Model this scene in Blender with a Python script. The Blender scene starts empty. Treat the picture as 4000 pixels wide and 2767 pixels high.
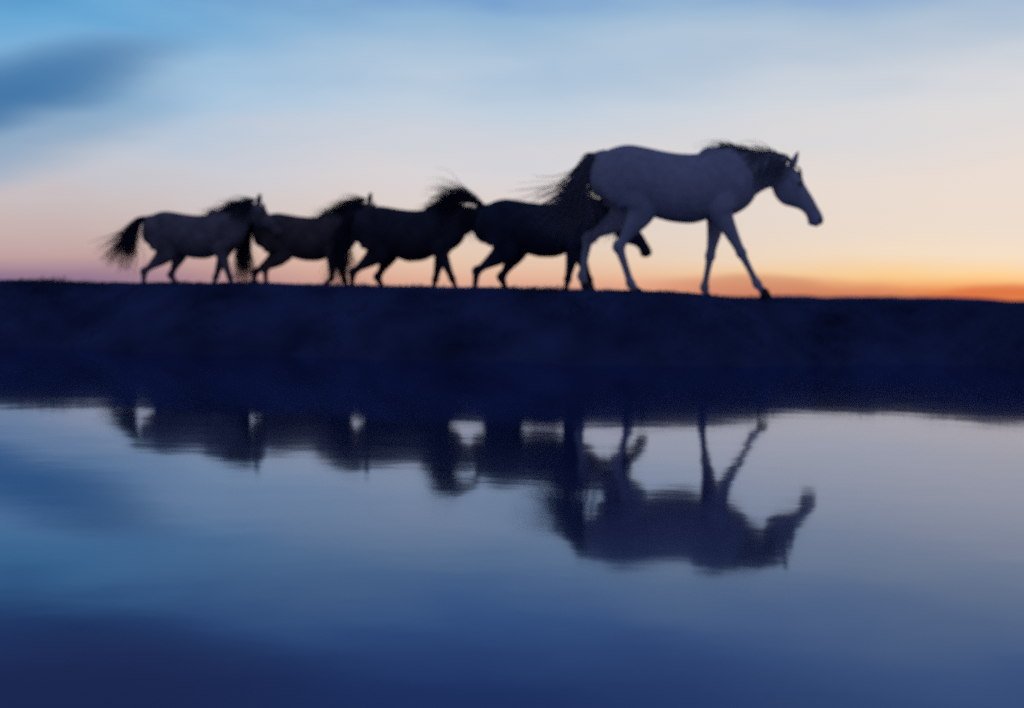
import bpy, bmesh, math, random
from mathutils import Vector, Matrix, Euler, noise
random.seed(11)
R = math.radians
S = bpy.context.scene
COL = S.collection

# ------------------------------------------------------------------ camera
cam_d = bpy.data.cameras.new('camera'); cam = bpy.data.objects.new('camera', cam_d); COL.objects.link(cam)
S.camera = cam
cam_d.sensor_width = 36; cam_d.lens = 49.5; cam_d.clip_end = 9000; cam_d.clip_start = .05
PITCH, ROLL = math.atan((1150 - 1383.5) / 5500.0), R(0.9)
cam.location = (0, 0, 0.70)
cam.rotation_euler = (Matrix.Rotation(R(90) + PITCH, 3, 'X') @ Matrix.Rotation(ROLL, 3, 'Z')).to_euler()
cam_d.dof.use_dof = True
cam_d.dof.focus_distance = 5.0
cam_d.dof.aperture_fstop = 2.0

# ------------------------------------------------------------------ view
S.view_settings.view_transform = 'Standard'; S.view_settings.look = 'None'
S.cycles.use_denoising = False      # keep a fine grain, as on the print
S.view_settings.exposure = 0; S.view_settings.gamma = 1

# ------------------------------------------------------------------ world: dusk sky by direction
def lin(c):
    return tuple((v / 255 / 12.92) if v / 255 <= .04045 else ((v / 255 + .055) / 1.055) ** 2.4 for v in c) + (1,)
W = bpy.data.worlds.new('World'); S.world = W; W.use_nodes = True
nt = W.node_tree; nt.nodes.clear()
def N(t, **k):
    n = nt.nodes.new(t)
    for a, b in k.items(): setattr(n, a, b)
    return n
def M(op, a, b=None, c=None, clamp=False):
    n = N('ShaderNodeMath', operation=op, use_clamp=clamp)
    for i, v in enumerate((a, b, c)):
        if v is None: continue
        if isinstance(v, (int, float)): n.inputs[i].default_value = v
        else: nt.links.new(v, n.inputs[i])
    return n.outputs[0]
def MIX(f, a, b):
    n = N('ShaderNodeMix', data_type='RGBA')
    for i, v in ((0, f), (6, a), (7, b)):
        if isinstance(v, (int, float, tuple)): n.inputs[i].default_value = v
        else: nt.links.new(v, n.inputs[i])
    return n.outputs[2]
def RANGE(v, a, b, smooth=True):
    n = N('ShaderNodeMapRange', interpolation_type='SMOOTHSTEP' if smooth else 'LINEAR')
    nt.links.new(v, n.inputs[0]); n.inputs[1].default_value = a; n.inputs[2].default_value = b
    return n.outputs[0]
tc = N('ShaderNodeTexCoord'); sp = N('ShaderNodeSeparateXYZ'); nt.links.new(tc.outputs['Generated'], sp.inputs[0])
el = M('MULTIPLY', M('ARCSINE', sp.outputs[2]), 57.2958)
az = M('MULTIPLY', M('ARCTAN2', sp.outputs[0], sp.outputs[1]), 57.2958)
# slow wisps that bend the bands of colour a little
mp = N('ShaderNodeMapping'); nt.links.new(tc.outputs['Generated'], mp.inputs[0]); mp.inputs['Scale'].default_value = (3.5, 3.5, 16)
mp.inputs['Rotation'].default_value = (0, R(9), 0)
nz = N('ShaderNodeTexNoise'); nt.links.new(mp.outputs[0], nz.inputs[0]); nz.inputs['Scale'].default_value = 1.5; nz.inputs['Detail'].default_value = 3
wis = M('SUBTRACT', nz.outputs[0], .5)
el2 = M('ADD', el, M('MULTIPLY', wis, M('MULTIPLY', M('MINIMUM', M('MAXIMUM', el, 0), 6), .8)))
def ramp(stops):
    r = N('ShaderNodeValToRGB'); r.color_ramp.interpolation = 'B_SPLINE' if 0 else 'LINEAR'
    e = r.color_ramp.elements
    while len(e) < len(stops): e.new(.5)
    for i, (d, c) in enumerate(stops):
        e[i].position = math.sqrt(max(d, 0) / 90); e[i].color = lin(c)
    nt.links.new(fac, r.inputs[0]); return r.outputs[0]
fac = M('POWER', M('DIVIDE', M('MAXIMUM', el2, 0), 90), .5)
L = ramp([(0, (106, 88, 136)), (.5, (152, 122, 146)), (1.2, (192, 160, 160)), (2.2, (197, 176, 174)), (3.4, (200, 188, 190)), (4.9, (192, 198, 210)), (7.8, (150, 190, 222)), (10.8, (96, 164, 212)), (12.6, (66, 116, 182)), (15, (62, 84, 138)), (30, (44, 58, 108)), (90, (20, 36, 90))])
C = ramp([(0, (206, 146, 140)), (.6, (226, 176, 152)), (1.5, (228, 200, 178)), (2.6, (222, 207, 198)), (4.7, (216, 211, 214)), (7.8, (190, 206, 222)), (11.2, (144, 181, 213)), (13, (96, 145, 205)), (16, (64, 98, 164)), (30, (40, 60, 125)), (90, (20, 36, 90))])
Rr = ramp([(0, (204, 90, 58)), (.4, (236, 148, 84)), (.95, (246, 206, 146)), (1.7, (238, 220, 196)), (2.8, (230, 218, 206)), (4.7, (229, 218, 210)), (7.8, (214, 216, 220)), (11.2, (166, 189, 212)), (14, (118, 158, 210)), (18, (80, 118, 185)), (30, (50, 76, 145)), (90, (20, 36, 90))])
sky = MIX(RANGE(az, -19, -2), L, C)
sky = MIX(RANGE(az, -2, 19), sky, Rr)
# slate-blue cloud bank low on the left
def blob(a0, e0, ra, re, tilt, lo, hi):
    ca, sa = math.cos(R(tilt)), math.sin(R(tilt))
    da = M('SUBTRACT', az, a0); de = M('SUBTRACT', M('ADD', el, M('MULTIPLY', wis, 2.2)), e0)
    u = M('ADD', M('MULTIPLY', da, ca), M('MULTIPLY', de, sa)); v = M('SUBTRACT', M('MULTIPLY', de, ca), M('MULTIPLY', da, sa))
    d = M('ADD', M('POWER', M('ABSOLUTE', M('DIVIDE', u, ra)), 2), M('POWER', M('ABSOLUTE', M('DIVIDE', v, re)), 2))
    return RANGE(d, hi, lo)
b4 = blob(11.5, .35, 6.5, .62, -3, .0, 1.2)
b5 = blob(20.5, .2, 5.0, .45, 4, .0, 1.2)
b1 = blob(-21.5, 6.9, 8.4, 1.55, 17, -.1, 1.6)
b3 = blob(-20.0, 14.6, 12.0, 3.6, 8, .0, 1.5)
b2 = blob(-21.0, 5.9, 8.5, 2.3, 14, .0, 1.4)
sky = MIX(M('MULTIPLY', b4, .55), sky, lin((188, 118, 98)))
sky = MIX(M('MULTIPLY', b5, .6), sky, lin((200, 86, 62)))
sky = MIX(M('MULTIPLY', b3, .6), sky, lin((56, 74, 120)))
sky = MIX(M('MULTIPLY', b2, .7), sky, lin((112, 154, 190)))
sky = MIX(M('MULTIPLY', b1, .9), sky, lin((50, 110, 164)))
# the half of the sky away from the sunset is already deep blue
sky = MIX(RANGE(sp.outputs[1], .45, -.35), sky, lin((76, 92, 146)))
# and a little of the physical twilight sky over it
nis = N('ShaderNodeTexSky', sky_type='NISHITA'); nis.sun_disc = False; nis.sun_elevation = R(1.0); nis.sun_rotation = R(28)
nm = N('ShaderNodeMix', data_type='RGBA', blend_type='ADD'); nm.inputs[0].default_value = .004
nt.links.new(sky, nm.inputs[6]); nt.links.new(nis.outputs[0], nm.inputs[7])
bg = N('ShaderNodeBackground'); nt.links.new(nm.outputs[2], bg.inputs[0]); bg.inputs[1].default_value = 1.0
ow = N('ShaderNodeOutputWorld'); nt.links.new(bg.outputs[0], ow.inputs[0])

# sun: all but set, behind the right of the herd
sd = bpy.data.lights.new('sun', 'SUN'); sd.energy = .12; sd.angle = R(3); sd.color = (1, .6, .35)
so = bpy.data.objects.new('sun', sd); COL.objects.link(so)
so.rotation_euler = Vector((-math.sin(R(28)), -math.cos(R(28)), -math.tan(R(1.5)))).to_track_quat('-Z', 'Y').to_euler()

# ------------------------------------------------------------------ materials
def mat(name, base, rough=.9, spec=.1, var=.35, scale=6, bump=0.0, bscale=30, detail=5):
    m = bpy.data.materials.new(name); m.use_nodes = True
    t = m.node_tree; p = t.nodes['Principled BSDF']
    tc = t.nodes.new('ShaderNodeTexCoord'); n = t.nodes.new('ShaderNodeTexNoise'); n.inputs['Scale'].default_value = scale; n.inputs['Detail'].default_value = detail
    t.links.new(tc.outputs['Object'], n.inputs[0])
    cr = t.nodes.new('ShaderNodeValToRGB'); t.links.new(n.outputs[0], cr.inputs[0])
    cr.color_ramp.elements[0].position = .3; cr.color_ramp.elements[1].position = .7
    cr.color_ramp.elements[0].color = tuple(v * (1 - var) for v in base) + (1,)
    cr.color_ramp.elements[1].color = tuple(min(1, v * (1 + var)) for v in base) + (1,)
    t.links.new(cr.outputs[0], p.inputs['Base Color'])
    p.inputs['Roughness'].default_value = rough; p.inputs['Specular IOR Level'].default_value = spec
    if bump:
        n2 = t.nodes.new('ShaderNodeTexNoise'); n2.inputs['Scale'].default_value = bscale; n2.inputs['Detail'].default_value = 6
        t.links.new(tc.outputs['Object'], n2.inputs[0])
        b = t.nodes.new('ShaderNodeBump'); b.inputs['Strength'].default_value = .8; b.inputs['Distance'].default_value = bump
        t.links.new(n2.outputs[0], b.inputs['Height']); t.links.new(b.outputs[0], p.inputs['Normal'])
    return m
M_GROUND = mat('dark_earth', (.055, .068, .125), 1, 0, .45, 1.2, .04, 9)
M_GRASS = mat('dusk_grass', (.045, .060, .085), .9, .0, .4, 3)
M_HILL = mat('far_land', (.07, .075, .15), 1, 0, .3, .02)
M_HOOF = mat('hoof_horn', (.03, .027, .025), .6, .3, .3, 40)
M_EYE = mat('wet_eye', (.01, .008, .007), .08, .6, .1, 40)
M_NOSE = mat('soft_nostril', (.015, .013, .013), .8, .2, .1, 40)
M_MANE = mat('black_hair', (.030, .032, .045), .7, .25, .4, 30)
M_GMANE = mat('grey_hair', (.22, .19, .18), .7, .25, .4, 30)
COAT = {
 'grey': mat('steel_grey_coat', (.50, .43, .39), .75, .2, .12, 14, .002, 90),
 'black': mat('black_coat', (.030, .034, .048), .7, .2, .4, 5, .002, 90),
 'brown': mat('dark_brown_coat', (.050, .042, .045), .75, .2, .4, 5, .002, 90),
 'bay': mat('bay_coat', (.14, .09, .07), .75, .2, .4, 5, .002, 90),
 'dun': mat('dusty_dun_coat', (.24, .18, .15), .75, .2, .35, 5, .002, 90)}

def link(name, me, m, parent=None, smooth=True):
    o = bpy.data.objects.new(name, me); COL.objects.link(o)
    if m: me.materials.append(m)
    if smooth:
        for p in me.polygons: p.use_smooth = True
    if parent: o.parent = parent
    return o

# ------------------------------------------------------------------ terrain
def lerp_tab(tab, x):
    if x <= tab[0][0]: return tab[0][1]
    for (a, u), (b, v) in zip(tab, tab[1:]):
        if x <= b:
            t = (x - a) / (b - a); t = t * t * (3 - 2 * t); return u + (v - u) * t
    return tab[-1][1]
CREST = [(-60, 21), (-9, 17.2), (-5.4, 16.6), (-3.0, 15.9), (-1.2, 15.1), (1.0, 14.7), (2.2, 14.9), (3.3, 15.5), (4.6, 16.0), (5.6, 14.9), (8, 14), (60, 11)]
TOP = [(-9, .77), (-5.4, .775), (-3.0, .775), (-1.2, .78), (1.0, .765), (1.9, .745), (2.55, .70), (3.2, .655), (4.2, .65), (5, .66), (7, .64), (30, .6)]
def ground_z(x, y):
    xs = x * 15.5 / max(y, 15.5) if y < 60 else x * .26
    c = lerp_tab(CREST, x) + .25 * noise.noise(Vector((x * .7, 3.1, 0))) + .1 * noise.noise(Vector((x * 2.5, 7.7, 0)))
    g = lerp_tab(TOP, xs)
    if y > 40: g = g + (.66 - g) * min(1, (y - 40) / 60)
    d = y - c
    n = .030 * noise.noise(Vector((x * .5, y * .35, 2))) + .014 * noise.noise(Vector((x * 2.2, y * 1.6, 5))) + .008 * noise.noise(Vector((x * 7, y * 6, 8)))
    if 16 < y < 90: g -= .36 * min(1, max(0, y - 18) / 2) * (1 - max(0, min(1, (y - 40) / 50))) if x < 1.2 else .36 * max(0, min(1, (y - 18.5) / 2)) * (1 - max(0, min(1, (y - 40) / 50))) * max(0, 1 - (x - 1.2) / 1.5)
    if d > .9: return g - .03 * min(1, (d - .9) / 2) + n * (.8 if y < 40 else .8 + min(2.0, (y - 40) * .01))
    if d < -1.5: return -.5
    t = (d + 1.5) / 2.4; t = t * t * (3 - 2 * t)
    return -.5 + (g + .5) * t ** .8 + n * t
def spaced(lo, hi, fine, flo, fhi, grow=1.25):
    out = []; v = flo
    while v <= fhi: out.append(v); v += fine
    s = fine
    while out[-1] < hi: s *= grow; out.append(out[-1] + s)
    s = fine
    while out[0] > lo: s *= grow; out.insert(0, out[0] - s)
    return out
xs = spaced(-4500, 4500, .07, -9, 9); ys = spaced(-3000, 6000, .07, 11.5, 20, 1.06)
me = bpy.data.meshes.new('ground')
V = [(x, y, ground_z(x, y)) for y in ys for x in xs]; nx = len(xs)
F = [(j * nx + i, j * nx + i + 1, (j + 1) * nx + i + 1, (j + 1) * nx + i) for j in range(len(ys) - 1) for i in range(nx - 1)]
me.from_pydata(V, [], F)
g = link('ground', me, M_GROUND); g['kind'] = 'structure'

# water: sheet at z = 0
me = bpy.data.meshes.new('water')
me.from_pydata([(-4500, -3000, 0), (4500, -3000, 0), (4500, 40, 0), (-4500, 40, 0)], [], [(0, 1, 2, 3)])
m = bpy.data.materials.new('still_water'); m.use_nodes = True; t = m.node_tree; t.nodes.clear()
def tn(k): return t.nodes.new(k)
o_ = tn('ShaderNodeOutputMaterial'); mx = tn('ShaderNodeMixShader'); gl = tn('ShaderNodeBsdfGlossy'); di = tn('ShaderNodeBsdfDiffuse'); fr = tn('ShaderNodeFresnel')
gl.inputs['Color'].default_value = (.76, .83, 1, 1); gl.inputs['Roughness'].default_value = .05
di.inputs['Color'].default_value = (.035, .055, .13, 1); fr.inputs['IOR'].default_value = 1.6
tcw = tn('ShaderNodeTexCoord')
def wav(scale, sx, sy, dist, prev=None):
    mpn = tn('ShaderNodeMapping'); mpn.inputs['Scale'].default_value = (sx, sy, 1); t.links.new(tcw.outputs['Object'], mpn.inputs[0])
    n = tn('ShaderNodeTexNoise'); n.inputs['Scale'].default_value = scale; n.inputs['Detail'].default_value = 3; n.inputs['Roughness'].default_value = .45
    t.links.new(mpn.outputs[0], n.inputs[0])
    b = tn('ShaderNodeBump'); b.inputs['Strength'].default_value = 1; b.inputs['Distance'].default_value = dist
    t.links.new(n.outputs[0], b.inputs['Height'])
    if prev: t.links.new(prev, b.inputs['Normal'])
    return b.outputs[0]
nn = wav(.8, .6, .6, .005); nn = wav(5.0, .7, .9, .0003, nn)
t.links.new(nn, gl.inputs['Normal']); t.links.new(nn, fr.inputs['Normal'])
t.links.new(fr.outputs[0], mx.inputs[0]); t.links.new(di.outputs[0], mx.inputs[1]); t.links.new(gl.outputs[0], mx.inputs[2]); t.links.new(mx.outputs[0], o_.inputs[0])
w = link('water', me, m, smooth=False); w['kind'] = 'structure'

# low far hills along the horizon
def ridge(y0, x0, x1, hs, seed, depth):
    n = 160; V = []; F = []
    for i in range(n + 1):
        u = i / n; x = x0 + (x1 - x0) * u
        env = min(1, u / .12, (1 - u) / .12); env = env * env * (3 - 2 * env) if env > 0 else 0
        h = .3 + hs * env * (.65 + .55 * noise.noise(Vector((u * 5, seed, 0))) + .2 * noise.noise(Vector((u * 19, seed, 3))) + .07 * noise.noise(Vector((u * 70, seed, 3))))
        for k, f in enumerate((0, .35, .75, 1, .75, .3, 0)):
            V.append((x, y0 + depth * (k / 6 - .5), -.5 + (h + 1) * f))
    for i in range(n):
        for k in range(6):
            a = i * 7 + k; F.append((a, a + 7, a + 8, a + 1))
    me = bpy.data.meshes.new('hills'); me.from_pydata(V, [], F)
    o = link('hills', me, M_HILL); o['kind'] = 'structure'
ridge(900, -420, 30, 2.6, 1.3, 120)
ridge(1500, 120, 330, 4.0, 4.4, 200)
ridge(2200, 330, 1000, 7.5, 8.1, 260)

# grass: short wiry blades along the crest and on the flat behind it
V = []; F = []
def blade(x, y, h):
    z = ground_z(x, y) - .01; a = random.uniform(0, 6.28); w = random.uniform(.002, .0045)
    dx, dy = math.cos(a) * w, math.sin(a) * w; lx = random.gauss(.25, .35) * h; ly = random.gauss(0, .3) * h
    i = len(V)
    V.extend([(x - dx, y - dy, z), (x + dx, y + dy, z), (x + lx * .35 + dx * .7, y + ly * .35 + dy * .7, z + h * .6), (x + lx * .35 - dx * .7, y + ly * .35 - dy * .7, z + h * .6), (x + lx, y + ly, z + h)])
    F.append((i, i + 1, i + 2, i + 3)); F.append((i + 3, i + 2, i + 4))
for _ in range(6500):
    cx = random.uniform(-8.5, 8.5); cy = lerp_tab(CREST, cx) + random.choice((random.uniform(-.5, 1.2), random.uniform(0, 6)))
    dens = noise.noise(Vector((cx * 1.3, cy * 1.3, 9)))
    if dens < -.25: continue
    hh = .020 + .045 * max(0, dens + .1)
    if random.random() < .035: hh *= 1.9
    for _k in range(9):
        blade(cx + random.gauss(0, .05), cy + random.gauss(0, .05), hh * random.uniform(.5, 1.35))
me = bpy.data.meshes.new('grass'); me.from_pydata(V, [], F)
o = link('grass', me, M_GRASS, smooth=False); o['kind'] = 'stuff'

# ------------------------------------------------------------------ horses
def ring(c, ax, up, rl, ru, rd, n=22):
    """egg-shaped ring: centre c, lateral axis ax, up axis, half width rl, up radius ru, down radius rd"""
    out = []
    for i in range(n):
        a = 2 * math.pi * i / n; s, co = math.sin(a), math.cos(a)
        out.append(c + ax * (co * rl) + up * (s * (ru if s > 0 else rd)))
    return out
def loft(bm, rings):
    vs = [[bm.verts.new(p) for p in r] for r in rings]; n = len(vs[0])
    for a, b in zip(vs, vs[1:]):
        for i in range(n): bm.faces.new((a[i], a[(i + 1) % n], b[(i + 1) % n], b[i]))
    for r, flip in ((vs[0], True), (vs[-1], False)):
        c = bm.verts.new(sum((v.co for v in r), Vector()) / n)
        for i in range(n):
            f = (r[i], r[(i + 1) % n], c); bm.faces.new(f[::-1] if flip else f)
def cr(p0, p1, p2, p3, t):
    return .5 * ((2 * p1) + (p2 - p0) * t + (2 * p0 - 5 * p1 + 4 * p2 - p3) * t * t + (3 * p1 - p0 - 3 * p2 + p3) * t ** 3)
def spline(pts, sub=5):
    """pts: tuples of equal length -> Catmull-Rom resampled"""
    P = [Vector(p) for p in pts]; P = [2 * P[0] - P[1]] + P + [2 * P[-1] - P[-2]]; out = []
    for i in range(1, len(P) - 2):
        for k in range(sub): out.append(cr(P[i - 1], P[i], P[i + 1], P[i + 2], k / sub))
    out.append(P[-2]); return out
class VV(list): pass
def spl(pts, sub=5):
    n = len(pts[0]); P = [list(p) for p in pts]
    P = [[2 * a - b for a, b in zip(P[0], P[1])]] + P + [[2 * a - b for a, b in zip(P[-1], P[-2])]]; out = []
    for i in range(1, len(P) - 2):
        for k in range(sub):
            out.append([cr(P[i - 1][j], P[i][j], P[i + 1][j], P[i + 2][j], k / sub) for j in range(n)])
    out.append(P[-2]); return out
Y = Vector((0, 1, 0))
def tube(bm, pts, sub=5):
    """pts rows: x, y, z, fore-aft radius, lateral radius ; ring planes follow the path"""
    s = spl(pts, sub); rs = []
    for i, p in enumerate(s):
        a = s[max(i - 1, 0)]; b = s[min(i + 1, len(s) - 1)]
        d = Vector((b[0] - a[0], b[1] - a[1], b[2] - a[2])).normalized()
        up = d.cross(Y)
        if up.length < 1e-4: up = Vector((1, 0, 0))
        up.normalize(); lat = up.cross(d).normalized()
        rs.append(ring(Vector(p[:3]), lat, up, max(p[4], .006), max(p[3], .006), max(p[3], .006), 16))
    loft(bm, rs)
def ball(bm, c, r):
    bmesh.ops.create_uvsphere(bm, u_segments=18, v_segments=12, radius=1, matrix=Matrix.Translation(c) @ Matrix.Diagonal((r[0], r[1], r[2], 1)))
def bake(bm, voxel, iters, name):
    bmesh.ops.recalc_face_normals(bm, faces=bm.faces)
    me = bpy.data.meshes.new(name); bm.to_mesh(me); bm.free()
    o = bpy.data.objects.new('tmp', me); COL.objects.link(o)
    r = o.modifiers.new('r', 'REMESH'); r.mode = 'VOXEL'; r.voxel_size = voxel; r.use_smooth_shade = True
    s = o.modifiers.new('s', 'SMOOTH'); s.factor = .5; s.iterations = iters
    dg = bpy.context.evaluated_depsgraph_get(); ev = o.evaluated_get(dg)
    out = bpy.data.meshes.new_from_object(ev); out.name = name
    bpy.data.objects.remove(o); return out

def leg_front(side, sw, flex):
    """sw: swing of the forearm (deg, + forward); flex: knee bend folding the cannon backward (0 = hoof planted)"""
    y = .135 * side
    def build(k):
        a = R(sw); el_ = Vector((.46, y * .95, .88)); d1 = Vector((math.sin(a), 0, -math.cos(a)))
        kn = el_ + d1 * .40 * k; b = a - R(flex); d2 = Vector((math.sin(b), 0, -math.cos(b)))
        fe = kn + d2 * .285 * k; c = b + R(24 if flex < 20 else -25); c = min(c, R(42)); d3 = Vector((math.sin(c), 0, -math.cos(c)))
        return el_, d1, kn, d2, fe, d3, fe + d3 * .10
    k = 1
    if flex < 3:
        for _ in range(30):
            if build(k)[6].z > .055 and k < 1.14: k += .01
    el_, d1, kn, d2, fe, d3, ho = build(k)
    return [(.53, y * .75, 1.12, .17, .08), (.47, y, .93, .15, .095), (*(el_ + d1 * .06), .108, .08), (*(el_ + d1 * .20), .074, .060), (*(kn - d1 * .06), .048, .045),
            (*kn, .056, .050), (*(kn + d2 * .06), .037, .034), (*(fe - d2 * .08), .032, .028), (*fe, .048, .040), (*(fe + d3 * .05), .035, .032), (*ho, .044, .043)], ho, (d3 if flex > 19 else None)
def leg_hind(side, sw, flex):
    y = .14 * side
    def build(k):
        a = R(26 + sw); hip = Vector((-.45, y * .8, 1.16)); d0 = Vector((math.sin(a), 0, -math.cos(a))); st = hip + d0 * .34
        b = R(-42 + sw * .9 - flex * .5); d1 = Vector((math.sin(b), 0, -math.cos(b))); hk = st + d1 * .42 * k
        c = R(8 + sw * 1.0 - flex * .45); d2 = Vector((math.sin(c), 0, -math.cos(c))); fe = hk + d2 * .32 * k
        e = min(c + R(26 if flex < 20 else -30), R(42)); d3 = Vector((math.sin(e), 0, -math.cos(e)))
        return hip, d0, st, d1, hk, d2, fe, d3, fe + d3 * .10
    k = 1
    if flex < 3:
        for _ in range(40):
            z = build(k)[8].z
            if z > .055 and k < 1.16: k += .01
            elif z < .035 and k > .85: k -= .01
    hip, d0, st, d1, hk, d2, fe, d3, ho = build(k)
    return [(*hip, .235, .11), (*(hip + d0 * .18 + Vector((-.03, 0, 0))), .245, .13), (*(st + Vector((-.06, 0, 0))), .195, .115), (*(st + d1 * .14), .130, .082), (*(st + d1 * .28 * k), .070, .052), (*(hk - d1 * .07), .052, .042),
            (*hk, .068, .050), (*(hk + d2 * .07), .044, .038), (*(fe - d2 * .08), .036, .031), (*fe, .050, .042), (*(fe + d3 * .05), .037, .034), (*ho, .046, .045)], ho, (d3 if flex > 19 else None)

TRUNK = [  # x, top, bottom, half width
 (-.80, 1.21, 1.06, .05), (-.77, 1.29, .99, .11), (-.70, 1.37, .94, .18), (-.58, 1.435, .90, .24), (-.44, 1.465, .86, .265), (-.28, 1.45, .83, .262),
 (-.12, 1.425, .79, .27), (.06, 1.41, .765, .29), (.22, 1.42, .76, .285), (.36, 1.465, .80, .245), (.46, 1.50, .81, .22), (.57, 1.485, .84, .20), (.68, 1.41, .90, .175), (.76, 1.31, .98, .13), (.80, 1.22, 1.06, .06)]

def horse(label, coat, loc, yaw, scale, poll, nose, fl, fr_, hl, hr, wind, tail, hair, pitch=0, group='horses walking in single file along the bank', maneh=.26, belly=0, fan=5):
    root = bpy.data.objects.new('horse', None); COL.objects.link(root); root.empty_display_size = .2
    root.location = loc; root.rotation_euler = (0, R(pitch), R(yaw)); root.scale = (scale,) * 3
    root['label'] = label; root['category'] = 'horse'; root['group'] = group
    bm = bmesh.new()
    rs = []
    for p in spl(TRUNK, 3):
        x, zt, zb, hw = p; zb -= belly * max(0, 1 - abs(x + .0) / .5)
        c = zb + (zt - zb) * .47
        rs.append(ring(Vector((x, 0, c)), Y, Vector((0, 0, 1)), max(hw, .02), zt - c, c - zb, 26))
    loft(bm, rs)
    tube(bm, [(-.66, 0, 1.36, .05, .05), (-.74, 0, 1.345, .042, .042), (*(lambda a, b: (a, 0, b))(*tail[1]), .026, .026)], 4)   # dock of the tail
    # muscle masses
    for s in (-1, 1):
        ball(bm, (-.49, .13 * s, 1.12), (.22, .125, .26)); ball(bm, (.50, .125 * s, 1.14), (.17, .085, .24)); ball(bm, (.70, .06 * s, 1.10), (.09, .075, .13))
        ball(bm, (.36, .05 * s, 1.40), (.14, .07, .09))
    # neck: from the shoulder to the poll
    P = Vector((poll[0], 0, poll[1])); Nn = Vector((nose[0], 0, nose[1])); B = Vector((.56, 0, 1.22))
    ax = (P - B); mid = B + ax * .5 + Vector((0, 0, .05 if P.z > 1.45 else .015))
    hd = (Nn - P).normalized(); hl_ = (Nn - P).length; up = Vector((-hd.z, 0, hd.x)); up = up if up.x > 0 or up.z > 0 else -up
    fr2 = Vector((hd.z * -1, 0, hd.x))   # forehead side of the head
    if fr2.z < 0: fr2 = -fr2
    nk = [(*(B - ax * .22), .31, .16), (*B, .295, .155), (*(B + (mid - B) * .5), .235, .125), (*mid, .185, .098), (*(mid + (P - mid) * .55), .150, .082), (*(P - hd * .02 - fr2 * .075), .125, .078)]
    tube(bm, nk)
    # head
    def H(t, off): return P + hd * (hl_ * t) + fr2 * off
    hdp = [(*H(-.06, -.07), .06, .05), (*H(.02, -.085), .115, .078), (*H(.17, -.120), .150, .090), (*H(.32, -.122), .152, .090), (*H(.46, -.090), .120, .074), (*H(.60, -.060), .088, .058), (*H(.76, -.046), .070, .050), (*H(.88, -.050), .074, .055), (*H(.98, -.050), .062, .050), (*H(1.03, -.052), .036, .034)]
    tube(bm, hdp)
    for s in (-1, 1):
        ball(bm, H(.20, -.11) + Y * .055 * s, (.10, .035, .10))      # cheek
        ball(bm, H(.27, -.012) + Y * .068 * s, (.035, .022, .028))     # brow over the eye
        ball(bm, H(.93, -.03) + Y * .038 * s, (.032, .02, .028))       # nostril wing
        # ear
        e0 = H(-.02, -.01) + Y * .05 * s; ed = (fr2 * .75 - hd * .62).normalized()
        tube(bm, [(*e0, .030, .022), (*(e0 + ed * .05 + Y * .008 * s), .034, .024), (*(e0 + ed * .11 + Y * .012 * s), .022, .015), (*(e0 + ed * .165 + Y * .006 * s), .007, .006)], 3)
    ball(bm, H(.93, -.10), (.04, .035, .03))                           # chin
    hooves = []
    for s, (f, h) in ((1, (fl, hl)), (-1, (fr_, hr))):
        p, ho, d = leg_front(s, *f); tube(bm, p, 4); hooves.append((ho, d, .052))
        p, ho, d = leg_hind(s, *h); tube(bm, p, 4); hooves.append((ho, d, .05))
    body = link('body', bake(bm, .0115, 4, 'horse_body'), COAT[coat], root)
    # hooves: flared, with a flat sole
    for ho, d, r in hooves:
        hb = bmesh.new(); rs = []
        if d is None: d = Vector((.16, 0, -.987))
        fwd = Vector((-d.z, 0, d.x)); 
        for t_, rr in ((-.035, .040), (-.01, .047), (.03, .054), (.058, .058)):
            rs.append(ring(ho + d * t_ + fwd * (t_ * .25 + .004), Y, fwd, rr * .9, rr * 1.05, rr * .85, 18))
        loft(hb, rs); bmesh.ops.recalc_face_normals(hb, faces=hb.faces)
        mh = bpy.data.meshes.new('hoof'); hb.to_mesh(mh); hb.free(); link('hoof', mh, M_HOOF, root)
    for s in (-1, 1):
        hb = bmesh.new(); ball(hb, H(.285, -.028) + Y * .080 * s, (.019, .010, .017)); mh = bpy.data.meshes.new('eye'); hb.to_mesh(mh); hb.free(); link('eye', mh, M_EYE, root)
        hb = bmesh.new(); ball(hb, H(.955, -.025) + Y * .050 * s, (.014, .009, .018)); mh = bpy.data.meshes.new('nostril'); hb.to_mesh(mh); hb.free(); link('nostril', mh, M_NOSE, root)
    # hair strands
    def strands(name, rows, m):
        V = []; F = []
        for row, r0 in rows:
            s = spl(row, 4); base = len(V); n = len(s)
            for i, p in enumerate(s):
                a = s[max(i - 1, 0)]; b = s[min(i + 1, n - 1)]; d = Vector([b[k] - a[k] for k in range(3)]).normalized()
                u = d.cross(Y + Vector((.01, 0, .02))).normalized(); w_ = d.cross(u); r = r0 * (1 - .85 * i / (n - 1))
                for k in range(3):
                    an = k * 2.0944; V.append(tuple(Vector(p) + u * (r * math.cos(an)) + w_ * (r * math.sin(an))))
            for i in range(n - 1):
                for k in range(3):
                    q = base + i * 3; k2 = (k + 1) % 3; F.append((q + k, q + k2, q + 3 + k2, q + 3 + k))
        me = bpy.data.meshes.new(name); me.from_pydata(V, [], F); link(name, me, m, root)
    rnd = random.gauss; rows = []
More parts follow.
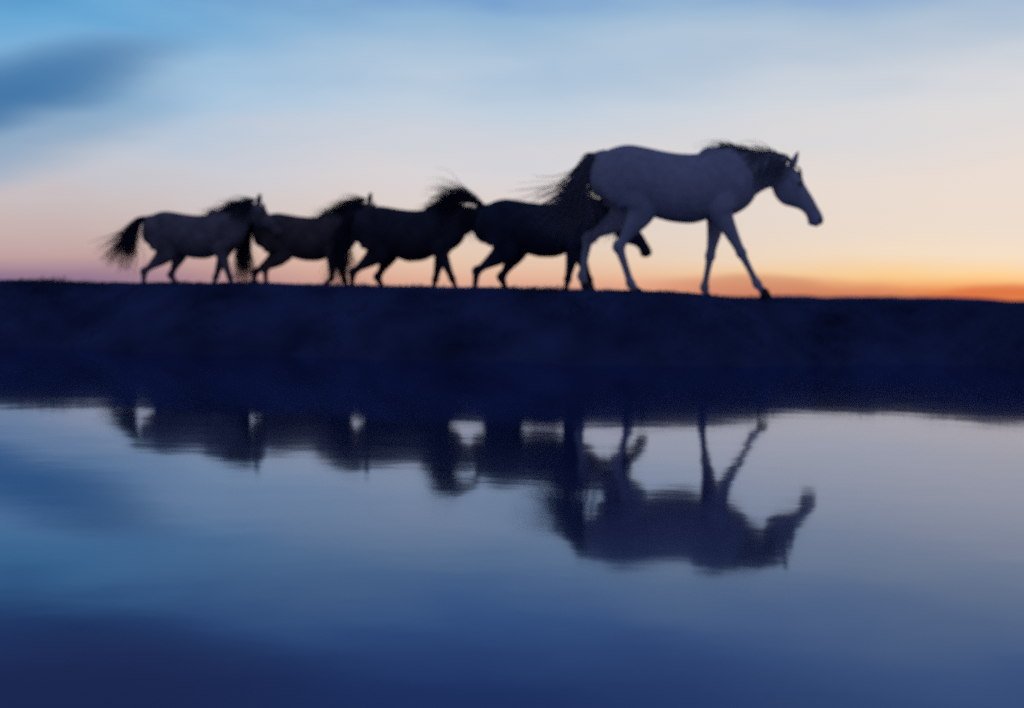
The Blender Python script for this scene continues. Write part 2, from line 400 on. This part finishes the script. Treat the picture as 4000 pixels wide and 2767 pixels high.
    for _ in range(620):                                             # mane, roots along the crest of the neck
        t_ = random.random()
        if t_ < .5: q = B + (mid - B) * (t_ / .5)
        else: q = mid + (P - mid) * ((t_ - .5) / .5)
        rad = .26 + (.115 - .26) * min(1, t_ * 1.05) if t_ > .45 else .285 + (.185 - .285) * t_ / .45
        nd = Vector((-ax.z, 0, ax.x)).normalized(); p0 = q + nd * (rad - .035) + Y * rnd(0, .012)
        ln = maneh * random.uniform(.6, 1.35); sd_ = -1 if random.random() < .65 else 1
        fly = wind * random.random() ** 1.4                          # how far the wind lifts this strand
        hang = Vector((-.12 + rnd(0, .10), sd_ * .35, -1)); back = Vector((-1, rnd(0, .22), .12 + rnd(0, .22)))
        d_ = (hang * (1 - fly) + back * fly).normalized()
        p1 = p0 + nd * (.03 + .04 * fly + rnd(0, .008)) + Y * sd_ * (.055 * (1 - fly)) + d_ * ln * .22
        p2 = p1 + d_ * ln * .4; p3 = p2 + (d_ + Vector((rnd(0, .12), rnd(0, .12), -.35 + rnd(0, .12)))).normalized() * ln * .42
        rows.append(((tuple(p0), tuple(p1), tuple(p2), tuple(p3)), .0055))
    strands('mane', rows, hair); rows = []
    for _ in range(60):                                              # forelock
        p0 = H(.0, .02) + Y * rnd(0, .02); ln = random.uniform(.1, .2)
        rows.append(((tuple(p0), tuple(p0 + fr2 * .03 + hd * ln * .3), tuple(p0 + hd * ln + fr2 * (.015) + Vector((-wind * .05, rnd(0, .025), 0)))), .0045))
    strands('forelock', rows, hair); rows = []
    for _ in range(520):                                             # tail
        f = random.random() ** .6
        pts = [Vector((a, 0, b)) for a, b in tail]
        j = Vector((rnd(0, .05), rnd(0, .05), rnd(0, .035))); out = []; an = rnd(0, 1) * R(fan); root_ = pts[1]
        for i, p in enumerate(pts):
            u_ = i / (len(pts) - 1)
            if i > 1:
                v = p - root_; k = an * min(1, u_ * 1.3); p = root_ + Vector((v.x * math.cos(k) - v.z * math.sin(k), v.y, v.x * math.sin(k) + v.z * math.cos(k)))
            out.append(tuple(p + j * (u_ ** .8) * 1.25 + Vector((rnd(0, .008), rnd(0, .010), rnd(0, .008)))))
        n_ = max(3, round(len(out) * (.6 + .4 * f))); rows.append((out[:n_], .0075))
    strands('tail', rows, hair)
    return root

TAIL_DOWN = [(-.70, 1.36), (-.82, 1.30), (-.91, 1.12), (-.95, .88), (-.94, .62), (-.98, .42)]
TAIL_FLOW = [(-.70, 1.36), (-.82, 1.34), (-.93, 1.22), (-1.03, 1.02), (-1.14, .82), (-1.28, .64)]
TAIL_SWAY = [(-.70, 1.36), (-.81, 1.32), (-.88, 1.16), (-.93, .94), (-1.02, .73), (-1.14, .57)]
TAIL_UP = [(-.70, 1.36), (-.82, 1.43), (-.98, 1.50), (-1.14, 1.46), (-1.28, 1.36), (-1.38, 1.24)]
def gz(x, y): return ground_z(x, y) - .03
# swing / flex per leg: (front near, front far) (hind near, hind far); near = -y side faces the camera
horse('big pale grey horse leading the file, head lowered, nearest the water at the right', 'grey', (1.74, 16.2, .665), -5, 1.19,
      (1.13, 1.34), (1.45, .85), (-6, 0), (31, 0), (-14, 0), (14, 0), .85, TAIL_SWAY, M_GMANE, pitch=3, maneh=.30, belly=.02, fan=16)
horse('black horse with raised fanned-out tail right behind the big pale grey leader', 'black', (.36, 20.0, .41), -8, 1.12,
      (1.13, 1.27), (1.42, .80), (22, 0), (-10, 0), (12, 0), (-14, 0), .95, TAIL_UP, M_MANE, maneh=.40, belly=.04, fan=15)
horse('stocky dark brown horse in the middle of the file, nose under a raised tail', 'brown', (-1.66, 22.2, .40), -6, 1.13,
      (1.10, 1.32), (1.40, .84), (-12, 0), (24, 0), (16, 0), (-12, 0), .9, TAIL_DOWN, M_MANE, belly=.08, fan=6, maneh=.36)
horse('bay horse fourth in the file, head raised above the rump of the one ahead', 'bay', (-3.42, 23.1, .40), -4, 1.07,
      (1.00, 1.64), (1.36, 1.21), (18, 0), (-2, 46), (-16, 0), (8, 30), .85, TAIL_DOWN, M_MANE, belly=.03, fan=5, maneh=.34)
horse('dusty dun horse last in the file at the left, head up, tail blown back', 'dun', (-5.20, 22.9, .42), -4, 1.05,
      (1.03, 1.60), (1.39, 1.16), (-18, 0), (20, 0), (22, 0), (-10, 0), .8, TAIL_FLOW, M_MANE, belly=.03, fan=12, maneh=.30)
